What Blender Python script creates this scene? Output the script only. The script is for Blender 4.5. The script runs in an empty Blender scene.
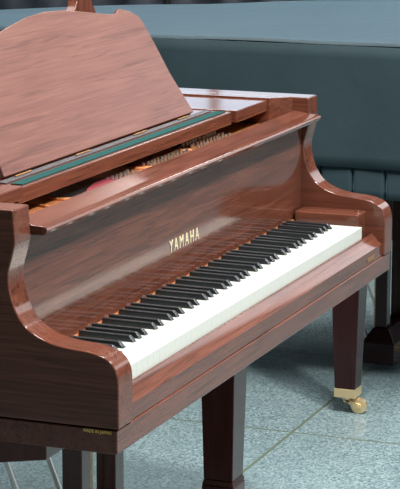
import bpy, bmesh, math, random
from mathutils import Vector, Matrix
random.seed(7)
S = bpy.context.scene
COL = S.collection
ZK = 0.73                      # height of the white key tops

# ------------------------------------------------------------------ materials
def new_mat(name):
    m = bpy.data.materials.new(name); m.use_nodes = True
    nt = m.node_tree
    return m, nt, nt.nodes['Principled BSDF']

def simple(name, col, rough=.5, metal=0., spec=.5, coat=0., bump=None):
    m, nt, b = new_mat(name)
    b.inputs['Base Color'].default_value = (*col, 1)
    b.inputs['Roughness'].default_value = rough
    b.inputs['Metallic'].default_value = metal
    b.inputs['Specular IOR Level'].default_value = spec
    b.inputs['Coat Weight'].default_value = coat
    b.inputs['Coat Roughness'].default_value = .04
    tc = nt.nodes.new('ShaderNodeTexCoord')
    n = nt.nodes.new('ShaderNodeTexNoise'); n.inputs['Scale'].default_value = (bump[0] if bump else 60)
    n.inputs['Detail'].default_value = 4
    nt.links.new(tc.outputs['Object'], n.inputs['Vector'])
    r = nt.nodes.new('ShaderNodeMapRange')
    r.inputs['To Min'].default_value = max(0, rough - .04); r.inputs['To Max'].default_value = min(1, rough + .04)
    nt.links.new(n.outputs['Fac'], r.inputs['Value']); nt.links.new(r.outputs['Result'], b.inputs['Roughness'])
    if bump:
        bp = nt.nodes.new('ShaderNodeBump'); bp.inputs['Strength'].default_value = bump[1]
        bp.inputs['Distance'].default_value = .002
        nt.links.new(n.outputs['Fac'], bp.inputs['Height']); nt.links.new(bp.outputs['Normal'], b.inputs['Normal'])
    return m

def wood(name, axis, dark, light, rough=.105, spec=.35, scale=1., vein=.45):
    m, nt, b = new_mat(name)
    tc = nt.nodes.new('ShaderNodeTexCoord')
    def mapped(k):
        mp = nt.nodes.new('ShaderNodeMapping')
        sc = [1., 1., 1.]; sc['xyz'.index(axis)] = k
        mp.inputs['Scale'].default_value = sc
        nt.links.new(tc.outputs['Object'], mp.inputs['Vector']); return mp
    ma, mb_ = mapped(.07), mapped(.03)
    n1 = nt.nodes.new('ShaderNodeTexNoise'); n1.inputs['Scale'].default_value = 48*scale; n1.inputs['Detail'].default_value = 5
    n1.inputs['Distortion'].default_value = .9
    n2 = nt.nodes.new('ShaderNodeTexNoise'); n2.inputs['Scale'].default_value = 260*scale; n2.inputs['Detail'].default_value = 4
    nt.links.new(ma.outputs['Vector'], n1.inputs['Vector']); nt.links.new(mb_.outputs['Vector'], n2.inputs['Vector'])
    mx = nt.nodes.new('ShaderNodeMix'); mx.data_type = 'FLOAT'; mx.inputs[0].default_value = .55
    nt.links.new(n1.outputs['Fac'], mx.inputs[2]); nt.links.new(n2.outputs['Fac'], mx.inputs[3])
    cr = nt.nodes.new('ShaderNodeValToRGB')
    cr.color_ramp.elements[0].position = .30; cr.color_ramp.elements[0].color = (*dark, 1)
    cr.color_ramp.elements[1].position = .68; cr.color_ramp.elements[1].color = (*light, 1)
    nt.links.new(mx.outputs[0], cr.inputs['Fac'])
    mv = mapped(.045)                                   # thin dark veins of the figure
    n3 = nt.nodes.new('ShaderNodeTexNoise'); n3.inputs['Scale'].default_value = 75*scale; n3.inputs['Detail'].default_value = 3
    n3.inputs['Distortion'].default_value = 1.6
    nt.links.new(mv.outputs['Vector'], n3.inputs['Vector'])
    vr = nt.nodes.new('ShaderNodeMapRange'); vr.inputs['From Min'].default_value = .56; vr.inputs['From Max'].default_value = .68
    vr.inputs['To Min'].default_value = 0; vr.inputs['To Max'].default_value = vein
    nt.links.new(n3.outputs['Fac'], vr.inputs['Value'])
    mm = nt.nodes.new('ShaderNodeMix'); mm.data_type = 'RGBA'
    nt.links.new(vr.outputs['Result'], mm.inputs[0]); nt.links.new(cr.outputs['Color'], mm.inputs[6])
    mm.inputs[7].default_value = (dark[0]*.4, dark[1]*.4, dark[2]*.4, 1)
    nt.links.new(mm.outputs[2], b.inputs['Base Color'])
    b.inputs['Roughness'].default_value = rough
    b.inputs['Specular IOR Level'].default_value = spec
    return m

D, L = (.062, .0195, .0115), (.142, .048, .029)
WX = wood('mahogany_lengthwise', 'x', D, L)
WY = wood('mahogany_sidewise', 'y', D, L)
WZ = wood('mahogany_upright', 'z', D, L)
WD = wood('mahogany_satin_lit', 'x', (.098, .040, .031), (.160, .070, .054), rough=.3, spec=.14)  # paler, pinker base carries the ceiling light reflected by the leaning desk
LIPW = wood('mahogany_rubbed', 'x', D, (.15, .055, .036), rough=.09, spec=.42)
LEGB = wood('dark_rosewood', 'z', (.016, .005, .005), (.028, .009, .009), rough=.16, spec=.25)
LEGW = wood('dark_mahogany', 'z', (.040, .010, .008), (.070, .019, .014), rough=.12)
EBON = simple('ebony_satin', (.012, .015, .0165), .26)
IVORY = simple('ivory_white', (.53, .54, .49), .3)
KEYSIDE = IVORY
BRASS = simple('brass', (.86, .64, .36), .38, .8)
STEEL = simple('steel', (.75, .74, .70), .32, .75)
GILT = simple('gilt_lettering', (.88, .78, .52), .35, .3)
TEALFELT = simple('teal_felt', (.010, .050, .048), .9, spec=.08, bump=(400, .5))
REDFELT = simple('red_felt', (.15, .009, .016), .9, bump=(400, .5))
TANFELT = simple('tan_felt', (.45, .17, .06), .9, bump=(400, .5))
BRONZE = simple('bronze_paint', (.46, .17, .055), .4, .15)
BLACKW = simple('black_paint', (.010, .010, .010), .35)
TARN = simple('tarnished_brass', (.34, .17, .06), .4, .6)
NICKEL = simple('nickel', (.42, .41, .38), .3, .85)
DULL = simple('dull_steel', (.07, .065, .07), .6, .3, spec=.25)
GOLD = simple('gold_transfer', (.80, .52, .12), .45, .2)
RUBBER = simple('rubber', (.02, .02, .02), .6)

def cloth_mat():
    m, nt, b = new_mat('dark_green_cloth')
    tc = nt.nodes.new('ShaderNodeTexCoord')
    n = nt.nodes.new('ShaderNodeTexNoise'); n.inputs['Scale'].default_value = 3; n.inputs['Detail'].default_value = 6
    nt.links.new(tc.outputs['Object'], n.inputs['Vector'])
    cr = nt.nodes.new('ShaderNodeValToRGB')
    cr.color_ramp.elements[0].position = .3; cr.color_ramp.elements[0].color = (.021, .036, .041, 1)
    cr.color_ramp.elements[1].position = .7; cr.color_ramp.elements[1].color = (.028, .046, .052, 1)
    nt.links.new(n.outputs['Fac'], cr.inputs['Fac']); nt.links.new(cr.outputs['Color'], b.inputs['Base Color'])
    b.inputs['Roughness'].default_value = .6
    b.inputs['Specular IOR Level'].default_value = .12
    b.inputs['Sheen Weight'].default_value = .48; b.inputs['Sheen Roughness'].default_value = .35
    b.inputs['Sheen Tint'].default_value = (.46, .76, .98, 1)
    n2 = nt.nodes.new('ShaderNodeTexNoise'); n2.inputs['Scale'].default_value = 9; n2.inputs['Detail'].default_value = 5
    nt.links.new(tc.outputs['Object'], n2.inputs['Vector'])
    bp = nt.nodes.new('ShaderNodeBump'); bp.inputs['Strength'].default_value = .35; bp.inputs['Distance'].default_value = .01
    nt.links.new(n2.outputs['Fac'], bp.inputs['Height']); nt.links.new(bp.outputs['Normal'], b.inputs['Normal'])
    return m
CLOTH = cloth_mat()

def floor_mat():
    m, nt, b = new_mat('speckled_granite_tile')
    tc = nt.nodes.new('ShaderNodeTexCoord')
    n = nt.nodes.new('ShaderNodeTexNoise'); n.inputs['Scale'].default_value = 120; n.inputs['Detail'].default_value = 4
    n.inputs['Roughness'].default_value = .8
    n2 = nt.nodes.new('ShaderNodeTexNoise'); n2.inputs['Scale'].default_value = 2.2; n2.inputs['Detail'].default_value = 3
    for q in (n, n2): nt.links.new(tc.outputs['Object'], q.inputs['Vector'])
    cr = nt.nodes.new('ShaderNodeValToRGB')
    e = cr.color_ramp.elements
    e[0].position = .30; e[0].color = (.085, .135, .145, 1)
    e[1].position = .68; e[1].color = (.33, .42, .43, 1)
    k = e.new(.48); k.color = (.175, .255, .268, 1)
    vo = nt.nodes.new('ShaderNodeTexVoronoi'); vo.inputs['Scale'].default_value = 210
    nt.links.new(tc.outputs['Object'], vo.inputs['Vector'])
    sp = nt.nodes.new('ShaderNodeSeparateColor'); nt.links.new(vo.outputs['Color'], sp.inputs[0])
    mf = nt.nodes.new('ShaderNodeMix'); mf.data_type = 'FLOAT'; mf.inputs[0].default_value = .35
    nt.links.new(n.outputs['Fac'], mf.inputs[2]); nt.links.new(sp.outputs[0], mf.inputs[3])
    nt.links.new(mf.outputs[0], cr.inputs['Fac'])
    br = nt.nodes.new('ShaderNodeTexBrick')            # grout lines
    br.offset = 0; br.squash = 1
    br.inputs['Scale'].default_value = 1
    br.inputs['Brick Width'].default_value = .8; br.inputs['Row Height'].default_value = .8
    br.inputs['Mortar Size'].default_value = .0045; br.inputs['Mortar Smooth'].default_value = .1
    mp = nt.nodes.new('ShaderNodeMapping'); mp.inputs['Location'].default_value = (-2.10 + 4.0, -.445 + 4.0, 0)
    nt.links.new(tc.outputs['Object'], mp.inputs['Vector']); nt.links.new(mp.outputs['Vector'], br.inputs['Vector'])
    mx = nt.nodes.new('ShaderNodeMix'); mx.data_type = 'RGBA'
    nt.links.new(br.outputs['Fac'], mx.inputs[0])
    nt.links.new(cr.outputs['Color'], mx.inputs[6]); mx.inputs[7].default_value = (.13, .16, .11, 1)
    nt.links.new(mx.outputs[2], b.inputs['Base Color'])
    r = nt.nodes.new('ShaderNodeMapRange'); r.inputs['To Min'].default_value = .22; r.inputs['To Max'].default_value = .34
    nt.links.new(n2.outputs['Fac'], r.inputs['Value']); nt.links.new(r.outputs['Result'], b.inputs['Roughness'])
    return m

# ------------------------------------------------------------------ mesh helpers
class MB:
    def __init__(s): s.bm = bmesh.new()
    def poly_prism(s, pts, axis, a, b):
        """extrude a closed 2D outline along an axis from a to b. axis x: pts=(y,z); y: (x,z); z: (x,y)"""
        def P(u, v, w): return {'x': (w, u, v), 'y': (u, w, v), 'z': (u, v, w)}[axis]
        A = [s.bm.verts.new(P(u, v, a)) for u, v in pts]; B = [s.bm.verts.new(P(u, v, b)) for u, v in pts]
        n = len(pts)
        s.bm.faces.new(A); s.bm.faces.new(list(reversed(B)))
        for i in range(n): s.bm.faces.new((A[i], B[i], B[(i+1) % n], A[(i+1) % n]))
        return s
    def box(s, x0, x1, y0, y1, z0, z1):
        return s.poly_prism([(x0, y0), (x1, y0), (x1, y1), (x0, y1)], 'z', z0, z1)
    def frustum(s, cx, cy, z0, h0, z1, h1):
        (a, b), (c, d) = h0, h1
        A = [s.bm.verts.new((cx+i*a, cy+j*b, z0)) for i, j in ((-1,-1),(1,-1),(1,1),(-1,1))]
        B = [s.bm.verts.new((cx+i*c, cy+j*d, z1)) for i, j in ((-1,-1),(1,-1),(1,1),(-1,1))]
        s.bm.faces.new(A); s.bm.faces.new(B[::-1])
        for i in range(4): s.bm.faces.new((A[i], A[(i+1)%4], B[(i+1)%4], B[i]))
        return s
    def tube(s, pts, r, n=10, cap=True):
        pts = [Vector(p) for p in pts]; rings = []
        for i, p in enumerate(pts):
            d = (pts[min(i+1, len(pts)-1)] - pts[max(i-1, 0)]).normalized()
            u = d.cross(Vector((0, 0, 1)) if abs(d.z) < .9 else Vector((1, 0, 0))).normalized(); v = d.cross(u)
            rr = r[i] if isinstance(r, (list, tuple)) else r
            rings.append([s.bm.verts.new(p + rr*(math.cos(t)*u + math.sin(t)*v)) for t in [2*math.pi*k/n for k in range(n)]])
        for a, b in zip(rings, rings[1:]):
            for k in range(n): s.bm.faces.new((a[k], a[(k+1)%n], b[(k+1)%n], b[k]))
        if cap: s.bm.faces.new(rings[0][::-1]); s.bm.faces.new(rings[-1])
        return s
    def build(s, name, mat, parent=None, bevel=0, seg=2, smooth=35):
        bmesh.ops.recalc_face_normals(s.bm, faces=s.bm.faces)
        org = Vector((0, 0, 0)); p = parent
        while p is not None: org += Vector(p.location); p = p.parent
        if parent is not None: bmesh.ops.translate(s.bm, verts=s.bm.verts, vec=-org)
        me = bpy.data.meshes.new(name); s.bm.to_mesh(me); s.bm.free()
        me.materials.append(mat)
        o = bpy.data.objects.new(name, me); COL.objects.link(o); o.parent = parent
        if smooth:
            for f in me.polygons: f.use_smooth = True
            me.set_sharp_from_angle(angle=math.radians(smooth))
        if bevel:
            md = o.modifiers.new('bevel', 'BEVEL'); md.width = bevel; md.segments = seg
            md.limit_method = 'ANGLE'; md.angle_limit = math.radians(40); md.harden_normals = bool(smooth)
        return o

def tag(o, label=None, cat=None, group=None, kind=None):
    for k, v in (('label', label), ('category', cat), ('group', group), ('kind', kind)):
        if v: o[k] = v
    return o

def empty(name, loc):
    o = bpy.data.objects.new(name, None); COL.objects.link(o); o.location = loc; o.empty_display_size = .1
    return o

def spline(pts, n=6):
    """Catmull-Rom through points"""
    out = []
    for i in range(len(pts)-1):
        p0, p1, p2, p3 = (Vector(pts[max(i-1, 0)]), Vector(pts[i]), Vector(pts[i+1]), Vector(pts[min(i+2, len(pts)-1)]))
        for k in range(n):
            t = k/n
            q = .5*((2*p1) + (p2-p0)*t + (2*p0-5*p1+4*p2-p3)*t*t + (3*p1-p0-3*p2+p3)*t**3)
            out.append(tuple(q))
    out.append(tuple(pts[-1]))
    return out

def text_mesh(name, s, mat, parent, origin, xdir, updir, width, height, depth=.0006, spacing=1.0):
    cu = bpy.data.curves.new(name+'_curve', 'FONT'); cu.body = s; cu.extrude = .01; cu.space_character = spacing
    tmp = bpy.data.objects.new(name+'_tmp', cu); COL.objects.link(tmp)
    dg = bpy.context.evaluated_depsgraph_get()
    me = bpy.data.meshes.new_from_object(tmp.evaluated_get(dg))
    bpy.data.objects.remove(tmp); bpy.data.curves.remove(cu)
    xs = [v.co.x for v in me.vertices]; ys = [v.co.y for v in me.vertices]
    x0, x1, y0, y1 = min(xs), max(xs), min(ys), max(ys)
    xd, ud = Vector(xdir), Vector(updir); nd = xd.cross(ud)
    org = Vector((0, 0, 0)); p = parent
    while p is not None: org += Vector(p.location); p = p.parent
    for v in me.vertices:
        c = v.co.copy()
        v.co = Vector(origin) - org + xd*((c.x-x0)/(x1-x0)*width) + ud*((c.y-y0)/(y1-y0)*height) + nd*(c.z/.01*depth)
    me.materials.clear(); me.materials.append(mat); me.name = name
    o = bpy.data.objects.new(name, me); COL.objects.link(o); o.parent = parent
    return o

# ------------------------------------------------------------------ setting
def struct(o): o['kind'] = 'structure'; return o
X0, X1, Y0, Y1, H = -5.2, 8.2, -6.0, 6.5, 3.6
struct(MB().box(X0, X1, Y0, Y1, -.1, 0).build('floor', floor_mat()))
WALLP = simple('painted_wall', (.30, .31, .32), .8, bump=(80, .1))
NAVY = simple('navy_wall', (.012, .017, .026), .8, bump=(30, .2))
CEIL = simple('ceiling_tile', (.55, .55, .54), .85, bump=(90, .2))
struct(MB().box(X0-.1, X0, Y0, Y1, 0, H).build('wall_left', WALLP))
struct(MB().box(X0-.1, X1+.1, Y0-.1, Y1+.1, H, H+.1).build('ceiling', CEIL))
struct(MB().box(X0-.1, X1+.1, Y1, Y1+.1, 0, H).build('wall_back', WALLP))

def lit_glass(name, col, strength):
    m, nt, b = new_mat(name)
    b.inputs['Base Color'].default_value = (.1, .1, .1, 1); b.inputs['Roughness'].default_value = .2
    b.inputs['Emission Color'].default_value = (*col, 1); b.inputs['Emission Strength'].default_value = strength
    return m
DAY = lit_glass('daylit_glass', (.84, .94, 1.0), 1.1)
DAYFAR = lit_glass('far_daylit_glass', (.62, .82, 1.0), 1.7)
DAYHIGH = lit_glass('high_daylit_glass', (.88, .95, 1.0), 2.6)
FRAME = simple('window_frame_paint', (.5, .5, .5), .4)

def wall_with_windows(wname, axis, c, side, lo, hi, openings, wmat):
    """a wall in plane axis=c with daylit windows: openings = (from, to, sill, head, glass, number, lights)"""
    t = .1*side
    def bx(m, a0, a1, z0, z1, off0=0, off1=t):
        if axis == 'y': m.box(a0, a1, min(c+off0, c+off1), max(c+off0, c+off1), z0, z1)
        else: m.box(min(c+off0, c+off1), max(c+off0, c+off1), a0, a1, z0, z1)
    m = MB(); a = lo
    for wlo, whi, zlo, zhi, glass, idx, mull in openings:
        bx(m, a, wlo, 0, H); bx(m, wlo, whi, 0, zlo); bx(m, wlo, whi, zhi, H); a = whi
    bx(m, a, hi, 0, H)
    struct(m.build(wname, wmat))
    for wlo, whi, zlo, zhi, glass, idx, mull in openings:
        m = MB(); bx(m, wlo, whi, zlo, zlo+.05, .0, t*.6); bx(m, wlo, whi, zhi-.05, zhi, .0, t*.6)
        for k in range(mull+1):
            a = wlo + (whi-wlo)*k/mull; a = min(max(a, wlo+.025), whi-.025)
            bx(m, a-.025, a+.025, zlo+.05, zhi-.05, .0, t*.6)
        f = struct(m.build('window_%d' % idx, FRAME))
        m = MB(); bx(m, wlo, whi, zlo, zhi, t*.65, t*.8)
        m.build('glass', glass, f, smooth=0)
wall_with_windows('wall_front', 'y', Y0, -1, X0-.1, X1+.1, [(-1.5, 7.5, .5, 3.2, DAY, 1, 6)], WALLP)
wall_with_windows('wall_right', 'x', X1, 1, Y0, Y1, [(-4.8, -.6, 2.1, 3.4, DAYHIGH, 3, 3), (.2, 4.4, 1.45, 2.35, DAYFAR, 2, 3)], NAVY)

# ------------------------------------------------------------------ the mahogany piano
XB, XT = -.119, 1.341
XBI, XTI = -.063, 1.285
piano = tag(empty('grand_piano', (.611, .6, 0)),
            'glossy mahogany grand piano with open keyboard and raised music desk in the foreground', 'grand piano')

front = [(.141, .985), (.139, .955), (.138, .934), (.1435, .913), (.150, .888), (.1495, .866), (.145, .846), (.136, .824),
         (.119, .803), (.091, .788), (.057, .7805), (.018, .777), (-.007, .7705), (-.0215, .760), (-.0290, .745), (-.0310, .728)]
prof = [(.6, .985)] + [front[0], front[1]] + spline(front[2:], 4) + [(-.0310, .660), (.6, .660)]
MB().poly_prism(prof, 'x', XB, XBI).build('cheek', WY, piano, bevel=.0025)
MB().poly_prism(prof, 'x', XTI, XT).build('cheek', WY, piano, bevel=.0025)
# curved rim round the tail
path = spline([(XB, .6005), (XB, .95), (-.10, 1.22), (0.0, 1.42), (.2, 1.50), (.42, 1.46), (.62, 1.30), (.82, 1.08), (1.05, .92), (1.24, .80), (1.325, .68), (XT, .6005)], 6)
W_ = .056
inner = []
for i, q in enumerate(path):
    a, b = Vector(path[max(i-1, 0)]), Vector(path[min(i+1, len(path)-1)])
    d = (b-a).normalized(); inner.append((q[0]+W_*d.y, q[1]-W_*d.x))
MB().poly_prism(path + inner[::-1], 'z', .62, .985).build('rim', WY, piano, bevel=.0025)
# inner rim linings beside the pin block
MB().poly_prism([(XTI, .176), (XTI, .598), (1.25, .598), (1.25, .216)], 'z', .80, .985).build('inner_rim', WY, piano, bevel=.0015)
MB().poly_prism([(XBI, .216), (XBI, .598), (-.028, .598), (-.028, .246)], 'z', .80, .962).build('inner_rim', WY, piano, bevel=.0015)
# keybed
kb = MB().box(XB+.0015, XT-.0015, -.0280, .6, .620, .6575).build('keybed', WX, piano, bevel=.002)
text_mesh('lettering', 'MADE IN JAPAN', GOLD, kb, (XB+.0014, .0275, .6495), (0, -1, 0), (0, 0, 1), .0455, .0070)
# key slip
slip = [(-.0015, .6578), (-.0015, .7045), (-.003, .7062), (-.0050, .7058), (-.0066, .7030), (-.0215, .6868), (-.0250, .6840), (-.0250, .6578)]
ks = MB().poly_prism(slip, 'x', XBI+.0005, XTI-.0005).build('key_slip', WX, piano, bevel=.0008)
MB().box(1.180, 1.232, -.0262, -.0252, .6645, .6725).build('lock_plate', TARN, ks, bevel=.0003)
# key blocks
for a, b, kx in ((XBI+.0003, -.004, -.034), (1.2262, XTI-.0003, 1.262)):
    kbk = MB().box(a, b, .010, .150, .6580, .7535).build('key_block', WY, piano, bevel=.004, seg=3)
    MB().tube([(kx, .022, .7537), (kx, .022, .7575)], [.006, .0045], 12).build('screw', WY, kbk)
MB().box(-.0035, 1.2256, -.0012, .1545, .6578, .7040).build('key_frame', BLACKW, piano)

# fallboard with its folded lip on top
fb = MB().box(XBI+.0008, XTI-.0008, .155, .170, .7045, .9345).build('fallboard', WX, piano, bevel=.001)
lip = [(.1135, .9445), (.1165, .9385), (.122, .9365), (.172, .9365), (.174, .9555), (.172, .9570), (.136, .9510), (.120, .9503), (.1155, .9485)]
MB().poly_prism(lip, 'x', XBI+.006, XTI+.004).build('fallboard_lip', LIPW, fb, bevel=.001)
text_mesh('lettering', 'YAMAHA', GILT, fb, (.541, .1546, .7925), (1, 0, 0), (0, 0, 1), .146, .0225, spacing=1.45)
MB().box(-.003, 1.2255, .1500, .1548, .7305, .7345).build('key_felt', TANFELT, piano)

# keys: 52 white, 36 black
KW = .0235
wm = None
for i in range(52):
    if wm is None:
        wm = MB().box(0.00008, KW-.00008, 0, .1495, .7045, ZK).build('white_key', IVORY, piano, bevel=.0002)
    else:
        c = wm.copy(); COL.objects.link(c); c.parent = piano; c.location = (i*KW, 0, 0)
off = {1: -.0016, 2: .0018, 4: -.0022, 5: 0, 6: .0022}
blacks = [(1, .0022)]
for o_ in range(7):
    for s_, d_ in off.items(): blacks.append((2+7*o_+s_, d_))
bk = None
for s_, d_ in blacks:
    x = s_*KW + d_
    if bk is None:
        m = MB(); x_ = x
        A = [(x-.0055, .0505, .7303), (x+.0055, .0505, .7303), (x+.0055, .1498, .7303), (x-.0055, .1498, .7303)]
        B = [(x-.0046, .0600, .7405), (x+.0046, .0600, .7405), (x+.0046, .1498, .7415), (x-.0046, .1498, .7415)]
        a = [m.bm.verts.new(q) for q in A]; b = [m.bm.verts.new(q) for q in B]
        m.bm.faces.new(a); m.bm.faces.new(b[::-1])
        for i in range(4): m.bm.faces.new((a[i], a[(i+1)%4], b[(i+1)%4], b[i]))
        bk = m.build('black_key', EBON, piano, bevel=.0012, seg=3)
    else:
        c = bk.copy(); COL.objects.link(c); c.parent = piano; c.location = (x-x_, 0, 0)

# music desk: side slides, sliding tray with felt, leaning panel
for a, b in ((-.0275, .079), (1.066, 1.2495)):
    MB().box(a, b, .220, .50, .9635 if a < 0 else .957, .9855 if a < 0 else .9815).build('desk_slide', WX, piano, bevel=.002)
tray = MB().box(.083, 1.062, .2300, .46, .9535, .9795).build('desk_tray', WX, piano, bevel=.002)
MB().box(.115, 1.050, .2395, .2600, .9796, .9812).build('felt_strip', TEALFELT, tray)
MB().box(.115, 1.050, .2690, .2850, .9796, .9815).build('hinge_strip', DULL, tray, bevel=.0005)
for hx in (.20, .44, .70, .92):
    MB().tube([(hx-.03, .279, .9832), (hx+.03, .279, .9832)], .0016, 8).build('hinge', TARN, tray)
T = DESKT = .55
Y_, Z_ = .288, .984
half = [(.425, .0), (.405, .08), (.403, .138), (.400, .155), (.397, .181), (.391, .191), (.365, .202), (.33, .2105), (.317, .2115), (.299, .2055),
        (.275, .2045), (.21, .2125), (.15, .2205), (.075, .229), (0, .232)]
cx = .575
outl = [(cx+a, b) for a, b in half] + [(cx-a, b) for a, b in reversed(half[:-1])]
ca = 1/math.sqrt(1+T*T); sa = T*ca
m = MB()
th = .012
A = []; B = []
for u, v in outl:      # v = rise above the tray
    A.append(m.bm.verts.new((u, Y_+T*v, Z_+v))); B.append(m.bm.verts.new((u, Y_+T*v+th*ca, Z_+v-th*sa)))
m.bm.faces.new(A); m.bm.faces.new(B[::-1])
for i in range(len(A)): m.bm.faces.new((A[i], B[i], B[(i+1) % len(A)], A[(i+1) % len(A)]))
desk = m.build('music_desk', WD, piano, bevel=.002)
MB().tube([(.40, Y_+.062, Z_+.06), (.40, .455, .9800)], .004, 8).build('desk_strut', BRASS, desk)
MB().tube([(.75, Y_+.062, Z_+.06), (.75, .455, .9800)], .004, 8).build('desk_strut', BRASS, desk)

# iron plate, pins, felts and painted dark openings seen through the gap
pl = MB().box(-.027, 1.249, .176, 1.0, .908, .930).build('iron_plate', BRONZE, piano, bevel=.001)
MB().poly_prism([(-.02, .9), (.1, 1.35), (.3, 1.42), (.5, 1.3), (.75, 1.0), (1.2, .72), (1.2, .55), (-.02, .55)], 'z', .86, .88).build('soundboard', BRONZE, piano)
PZ = .9302
def arc_bar(pts, w, h): 
    m = MB(); q = spline([(x, y, PZ+h/2) for x, y in pts], 6); m.tube(q, w, 8); return m
for pts in ([(.245, .330), (.212, .275), (.193, .237), (.185, .20)], [(.35, .335), (.286, .292), (.262, .245), (.285, .212), (.33, .195)],
            [(.68, .335), (.630, .292), (.605, .252), (.63, .225)], [(.89, .33), (.853, .285), (.833, .259), (.85, .235)]):
    arc_bar(pts, .0030, .003).build('plate_rib', BRONZE, pl)
def prism_part(name, pts, z0, z1, mat): return MB().poly_prism(pts, 'z', z0, z1).build(name, mat, piano)
prism_part('painted_opening', [(.270, .246), (.292, .220), (.352, .234), (.400, .247), (.462, .264), (.47, .33), (.35, .33), (.292, .292)], PZ, PZ+.003, BLACKW)  # thin black sheet paints the dark of an opening in the plate
prism_part('string_felt', [(.298, .210), (.42, .214), (.495, .236), (.466, .260), (.402, .244), (.354, .232)], PZ, PZ+.005, REDFELT)
prism_part('painted_opening', [(.636, .282), (.694, .290), (.72, .33), (.69, .33)], PZ, PZ+.003, BLACKW)
prism_part('string_felt', [(.610, .250), (.67, .247), (.735, .264), (.76, .30), (.70, .287), (.638, .279)], PZ, PZ+.005, REDFELT)
prism_part('painted_opening', [(.838, .262), (.93, .284), (.98, .33), (.90, .33), (.858, .285)], PZ, PZ+.003, BLACKW)
pin = None
spots = []
for (xa, xb, ya, yb, nx, ny) in ((.455, .565, .222, .243, 6, 3), (.63, .83, .216, .246, 12, 3), (.87, 1.06, .212, .266, 11, 4)):
    for i in range(nx):
        for j in range(ny):
            spots.append((xa+(xb-xa)*(i+.33*j)/nx, ya+(yb-ya)*j/(ny-1)+.002*random.uniform(-1, 1)))
for x, y in spots[:100]:
    if pin is None:
        pin = MB().tube([(x, y, PZ), (x, y, PZ+.003), (x, y, PZ+.0032), (x, y, PZ+.0075)], [.0028, .0028, .0035, .0032], 8).build('tuning_pin', NICKEL, piano); p0 = (x, y)
    else:
        c = pin.copy(); COL.objects.link(c); c.parent = piano; c.location = (x-p0[0], y-p0[1], 0)

# lid prop
MB().poly_prism([(1.073, .931), (1.073, 1.160), (1.098, 1.176), (1.110, 1.200), (1.122, 1.45), (1.158, 1.45), (1.168, 1.200), (1.180, 1.180), (1.199, 1.157), (1.199, .931)],
                'y', .590, .612).build('lid_prop', WZ, piano, bevel=.003)

# legs
def caster(x, y, ztop, parent, r=.0212):
    m = MB()
    m.tube([(x, y, ztop), (x, y, ztop-.012)], [.016, .012], 14)
    for s in (-1, 1):
        m.poly_prism([(y-.010, ztop-.010), (y+.008, ztop-.010), (y-.024, r-.006), (y-.040, r-.004), (y-.040, r+.006)], 'x', x+s*.012-.0022, x+s*.012+.0022)
    m.box(x-.0142, x+.0142, y-.010, y+.008, ztop-.016, ztop-.010)
    c = m.build('caster', BRASS, parent, bevel=.001)
    yw = y-.032
    w = MB().tube([(x-.009, yw, r), (x-.0075, yw, r), (x+.0075, yw, r), (x+.009, yw, r)], [r-.003, r, r, r-.003], 20)
    w.tube([(x-.0165, yw, r), (x+.0165, yw, r)], .0045, 10)
    w.build('wheel', BRASS, c)

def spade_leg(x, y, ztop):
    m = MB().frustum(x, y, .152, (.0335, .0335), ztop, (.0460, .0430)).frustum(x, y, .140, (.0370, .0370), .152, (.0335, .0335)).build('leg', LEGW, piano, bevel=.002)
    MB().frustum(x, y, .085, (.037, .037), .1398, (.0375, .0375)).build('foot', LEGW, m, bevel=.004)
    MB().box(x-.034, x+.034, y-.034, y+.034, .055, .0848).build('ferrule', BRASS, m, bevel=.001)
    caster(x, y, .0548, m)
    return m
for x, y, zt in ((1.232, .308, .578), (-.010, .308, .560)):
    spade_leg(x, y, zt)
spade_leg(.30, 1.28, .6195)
MB().box(.22, .38, 1.20, 1.36, .6197, .70).build('leg_block', LEGW, piano)
for xa, xb in ((-.098, .075), (1.147, 1.320)):
    MB().poly_prism([(.100, .6195), (.100, .592), (.19, .577), (.30, .560), (.50, .565), (.50, .6195)], 'x', xa, xb).build('leg_bracket', LEGW, piano, bevel=.002)

# pedal lyre
def lyre(parent, x, y, mat, ztop, zb, zt, dx=.080, pw=.0205, flare=.012, braces=.20):
    post = []
    ly = MB().frustum(x, y-.004, zt-.038, (dx+.045+flare, .036+flare*1.2), zt, (dx+.030, .024))
    ly.box(x-dx-.045-flare, x+dx+.045+flare, y-.040-flare*1.2, y+.032+flare*1.2, zb, zt-.038)
    box = ly.build('pedal_box', mat, parent, bevel=.0025)
    for s in (-1, 1):
        MB().box(x+s*dx-pw, x+s*dx+pw, y-pw, y+pw, zt+.0003, ztop).build('lyre_post', mat, parent, bevel=.002)
        MB().tube([(x+s*dx, y+.045, zb+.06), (x+s*dx, y+.045+braces, ztop)], .0055, 10).build('lyre_brace', STEEL, parent)
    for k in (-1, 0, 1):
        px_ = x+k*.055
        m = MB(); q = spline([(px_, y+.02, zb+.030), (px_, y-.06, zb+.030), (px_, y-.11, zb+.026), (px_, y-.16, zb+.018)], 5)
        for i in range(len(q)-1):
            wa = .010 if i < 6 else .010 + .006*(i-5)/9
            m.box(px_-wa, px_+wa, q[i+1][1], q[i][1], q[i][2]-.004, q[i][2]+.004)
        m.build('pedal', BRASS, parent, bevel=.001)
        MB().tube([(px_, y+.030, zb+.05), (px_, y+.030, ztop)], .0038, 8).build('pedal_rod', BRASS, parent)
lyre(piano, .611, .339, LEGW, .6195, .045, .150, dx=.078)

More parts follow.
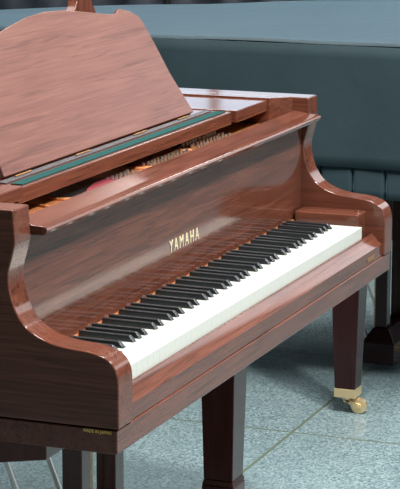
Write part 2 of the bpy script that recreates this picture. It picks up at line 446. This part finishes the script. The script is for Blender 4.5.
# ------------------------------------------------------------------ the covered piano behind
PX, PY = 2.36, .06
piano2 = tag(empty('grand_piano', (PX+.611, PY+.6, 0)),
             'second grand piano at the back, covered, only its dark leg and pedal lyre showing', 'grand piano')
cb = [(2.29, -.02), (3.68, -.02), (3.68, .35), (3.62, .62), (3.48, .85), (3.28, 1.05), (3.10, 1.28), (2.92, 1.52), (2.72, 1.66), (2.50, 1.64), (2.36, 1.50), (2.29, 1.25)]
def offset(poly, d):
    n = len(poly); out = []
    for i in range(n):
        a, b, c = Vector(poly[i-1]), Vector(poly[i]), Vector(poly[(i+1) % n])
        n1 = Vector(((b-a).y, -(b-a).x)).normalized(); n2 = Vector(((c-b).y, -(c-b).x)).normalized()
        k = (n1+n2).normalized(); out.append(tuple(b + k*d/max(.3, k.dot(n1))))
    return out
MB().poly_prism(offset(cb, -.05), 'z', .615, .978).build('case', BLACKW, piano2, bevel=.004)
def plain_leg(x, y):
    l = MB().frustum(x, y, .070, (.0285, .0285), .588, (.047, .047)).box(x-.025, x+.03, y-.03, y+.03, .588, .6147).build('leg', LEGB, piano2, bevel=.002)
    MB().box(x-.0295, x+.0295, y-.0295, y+.0295, .046, .0698).build('ferrule', BRASS, l, bevel=.001)
    caster(x, y, .0458, l)
plain_leg(2.338, .370); plain_leg(3.55, .372); plain_leg(2.60, 1.40)
lyre(piano2, 2.905, .420, LEGB, .6147, .022, .122, dx=.080, pw=.0175, flare=.010)

cover = tag(empty('piano_cover', (PX+.611, PY+.6, .985)),
            'dark green cloth cover draped over the second piano, with pleated lower band', 'cover')
def densify(poly, step):
    out = []
    n = len(poly)
    for i in range(n):
        a, b = Vector(poly[i]), Vector(poly[(i+1) % n]); k = max(1, int((b-a).length/step))
        out += [tuple(a+(b-a)*j/k) for j in range(k)]
    return out
smooth_cb = [(2.29, 1.25)] + [(2.29, -.02)] + [(3.68, -.02)] + spline(cb[2:], 5)[:-1]
ring = densify(smooth_cb, .004)
N = len(ring)
out1 = offset(ring, 1.0)
nrm = [((Vector(o)-Vector(r)).normalized()) for o, r in zip(out1, ring)]
def skirt(z0, z1, rows, base, amp, seed, pleats=None, pshift=0.):
    m = MB(); rnd = random.Random(seed)
    ph = [rnd.uniform(0, 6.28) for _ in range(8)]
    grid = []
    for r in range(rows+1):
        f = r/rows; z = z0+(z1-z0)*f; row = []
        for i, (p, n_) in enumerate(zip(ring, nrm)):
            s = i*.004
            w = (math.sin(s*9+ph[0]+f*1.3)+.7*math.sin(s*17+ph[1]-f*2)+.5*math.sin(s*31+ph[2]))*amp*(.25+f)
            if pleats:
                d = (s+pshift) % pleats
                w -= .018*math.exp(-((d-pleats/2)/.0032)**2)
            q = Vector(p)+n_*(base[0]+(base[1]-base[0])*f+w)
            row.append(m.bm.verts.new((q.x, q.y, z)))
        grid.append(row)
    for a, b in zip(grid, grid[1:]):
        for i in range(N): m.bm.faces.new((a[i], a[(i+1) % N], b[(i+1) % N], b[i]))
    return m
# top: ring-filled panel with gentle sag
m = MB()
cxy = Vector((2.85, .62))
rings = []
for f in (1.0, .985, .94, .86, .74, .6, .45, .3, .15):
    row = []
    for i, p in enumerate(ring):
        q = cxy+(Vector(p)-cxy)*f
        z = .993+.0012*math.sin(q.x*11+q.y*4)+.0012*math.sin(q.y*13-q.x*3) - (.006 if f == 1.0 else 0)
        row.append(m.bm.verts.new((q.x, q.y, z)))
    rings.append(row)
for a, b in zip(rings, rings[1:]):
    for i in range(N): m.bm.faces.new((a[i], a[(i+1) % N], b[(i+1) % N], b[i]))
m.bm.faces.new(rings[-1])
m.build('top_panel', CLOTH, cover, smooth=60)
def thick(o, t=.002):
    md = o.modifiers.new('thickness', 'SOLIDIFY'); md.thickness = t; md.offset = 0
sk = skirt(.9865, .672, 10, (.008, .015), .0014, 3).build('skirt', CLOTH, cover, smooth=60); thick(sk)
hm = skirt(.683, .592, 4, (.005, .006), .0008, 5, pleats=.088, pshift=.027).build('pleated_band', CLOTH, cover, smooth=60); thick(hm)

m = MB(); grid = []
for k in range(301):
    y = -.58+k*.016; dx = .018*math.sin(k*.55)+.008*math.sin(k*.23+1)
    grid.append([m.bm.verts.new((4.62+dx*(1.2-.4*z), y, z)) for z in (.004, .25, .5, .75, .93)])
for a, b in zip(grid, grid[1:]):
    for i in range(4): m.bm.faces.new((a[i], a[i+1], b[i+1], b[i]))
bar = tag(empty('light_blocking_drape', (4.62, 1.82, 0)), 'low dark navy drape behind the covered piano, guessed form, also blocking window light', 'barrier')  # guessed form for a dark strip, added and sized to block far window light
thick(m.build('drape', NAVY, bar, smooth=80), .006)
MB().tube([(4.62, -.58, .93), (4.62, 4.22, .93)], .016, 10).build('rail', BLACKW, bar)
for y in (-.53, 1.82, 4.17):
    MB().tube([(4.62, y, .0), (4.62, y, .93)], .014, 10).build('post', BLACKW, bar)

# ------------------------------------------------------------------ lights
def area(name, loc, rot, sx, sy, power, col=(1, 1, 1)):
    l = bpy.data.lights.new(name, 'AREA'); l.shape = 'RECTANGLE'; l.size = sx; l.size_y = sy; l.energy = power; l.color = col
    o = bpy.data.objects.new(name, l); COL.objects.link(o); o.location = loc; o.rotation_euler = rot
    return o
area('ceiling_lamp', (-.05, -1.85, H-.02), (0, 0, 0), .4, .4, 250, (1, .98, .96))
for x, y, p in ((.75, -.3, 150), (4.4, -1.5, 110), (1.2, 1.6, 20), (4.2, 1.8, 90), (6.6, .5, 60)):
    area('ceiling_lamp', (x, y, H-.02), (0, 0, 0), 1.2, .6, p, (1, .98, .97))

w = bpy.data.worlds.new('room_air'); S.world = w; w.use_nodes = True
w.node_tree.nodes['Background'].inputs['Color'].default_value = (.75, .85, 1, 1)
w.node_tree.nodes['Background'].inputs['Strength'].default_value = .3

# ------------------------------------------------------------------ camera
yaw, pitch, roll = .371278, .198717, .00296
cy, sy, cp, sp = math.cos(yaw), math.sin(yaw), math.cos(pitch), math.sin(pitch)
fw = Vector((cy*cp, sy*cp, -sp)); rt = Vector((sy, -cy, 0)); up = rt.cross(fw)
c_, s_ = math.cos(roll), math.sin(roll)
r2, u2 = c_*rt + s_*up, -s_*rt + c_*up
cam = bpy.data.cameras.new('camera'); co = bpy.data.objects.new('camera', cam); COL.objects.link(co)
co.matrix_world = Matrix(((r2.x, u2.x, -fw.x, -2.98467), (r2.y, u2.y, -fw.y, -1.27735), (r2.z, u2.z, -fw.z, .84494+ZK), (0, 0, 0, 1)))
cam.sensor_fit = 'HORIZONTAL'; cam.sensor_width = 36; cam.lens = 36*2151.28/400
S.camera = co
S.view_settings.view_transform = 'Standard'; S.view_settings.look = 'None'
S.view_settings.exposure = 0; S.view_settings.gamma = 1; S.view_settings.use_curve_mapping = False
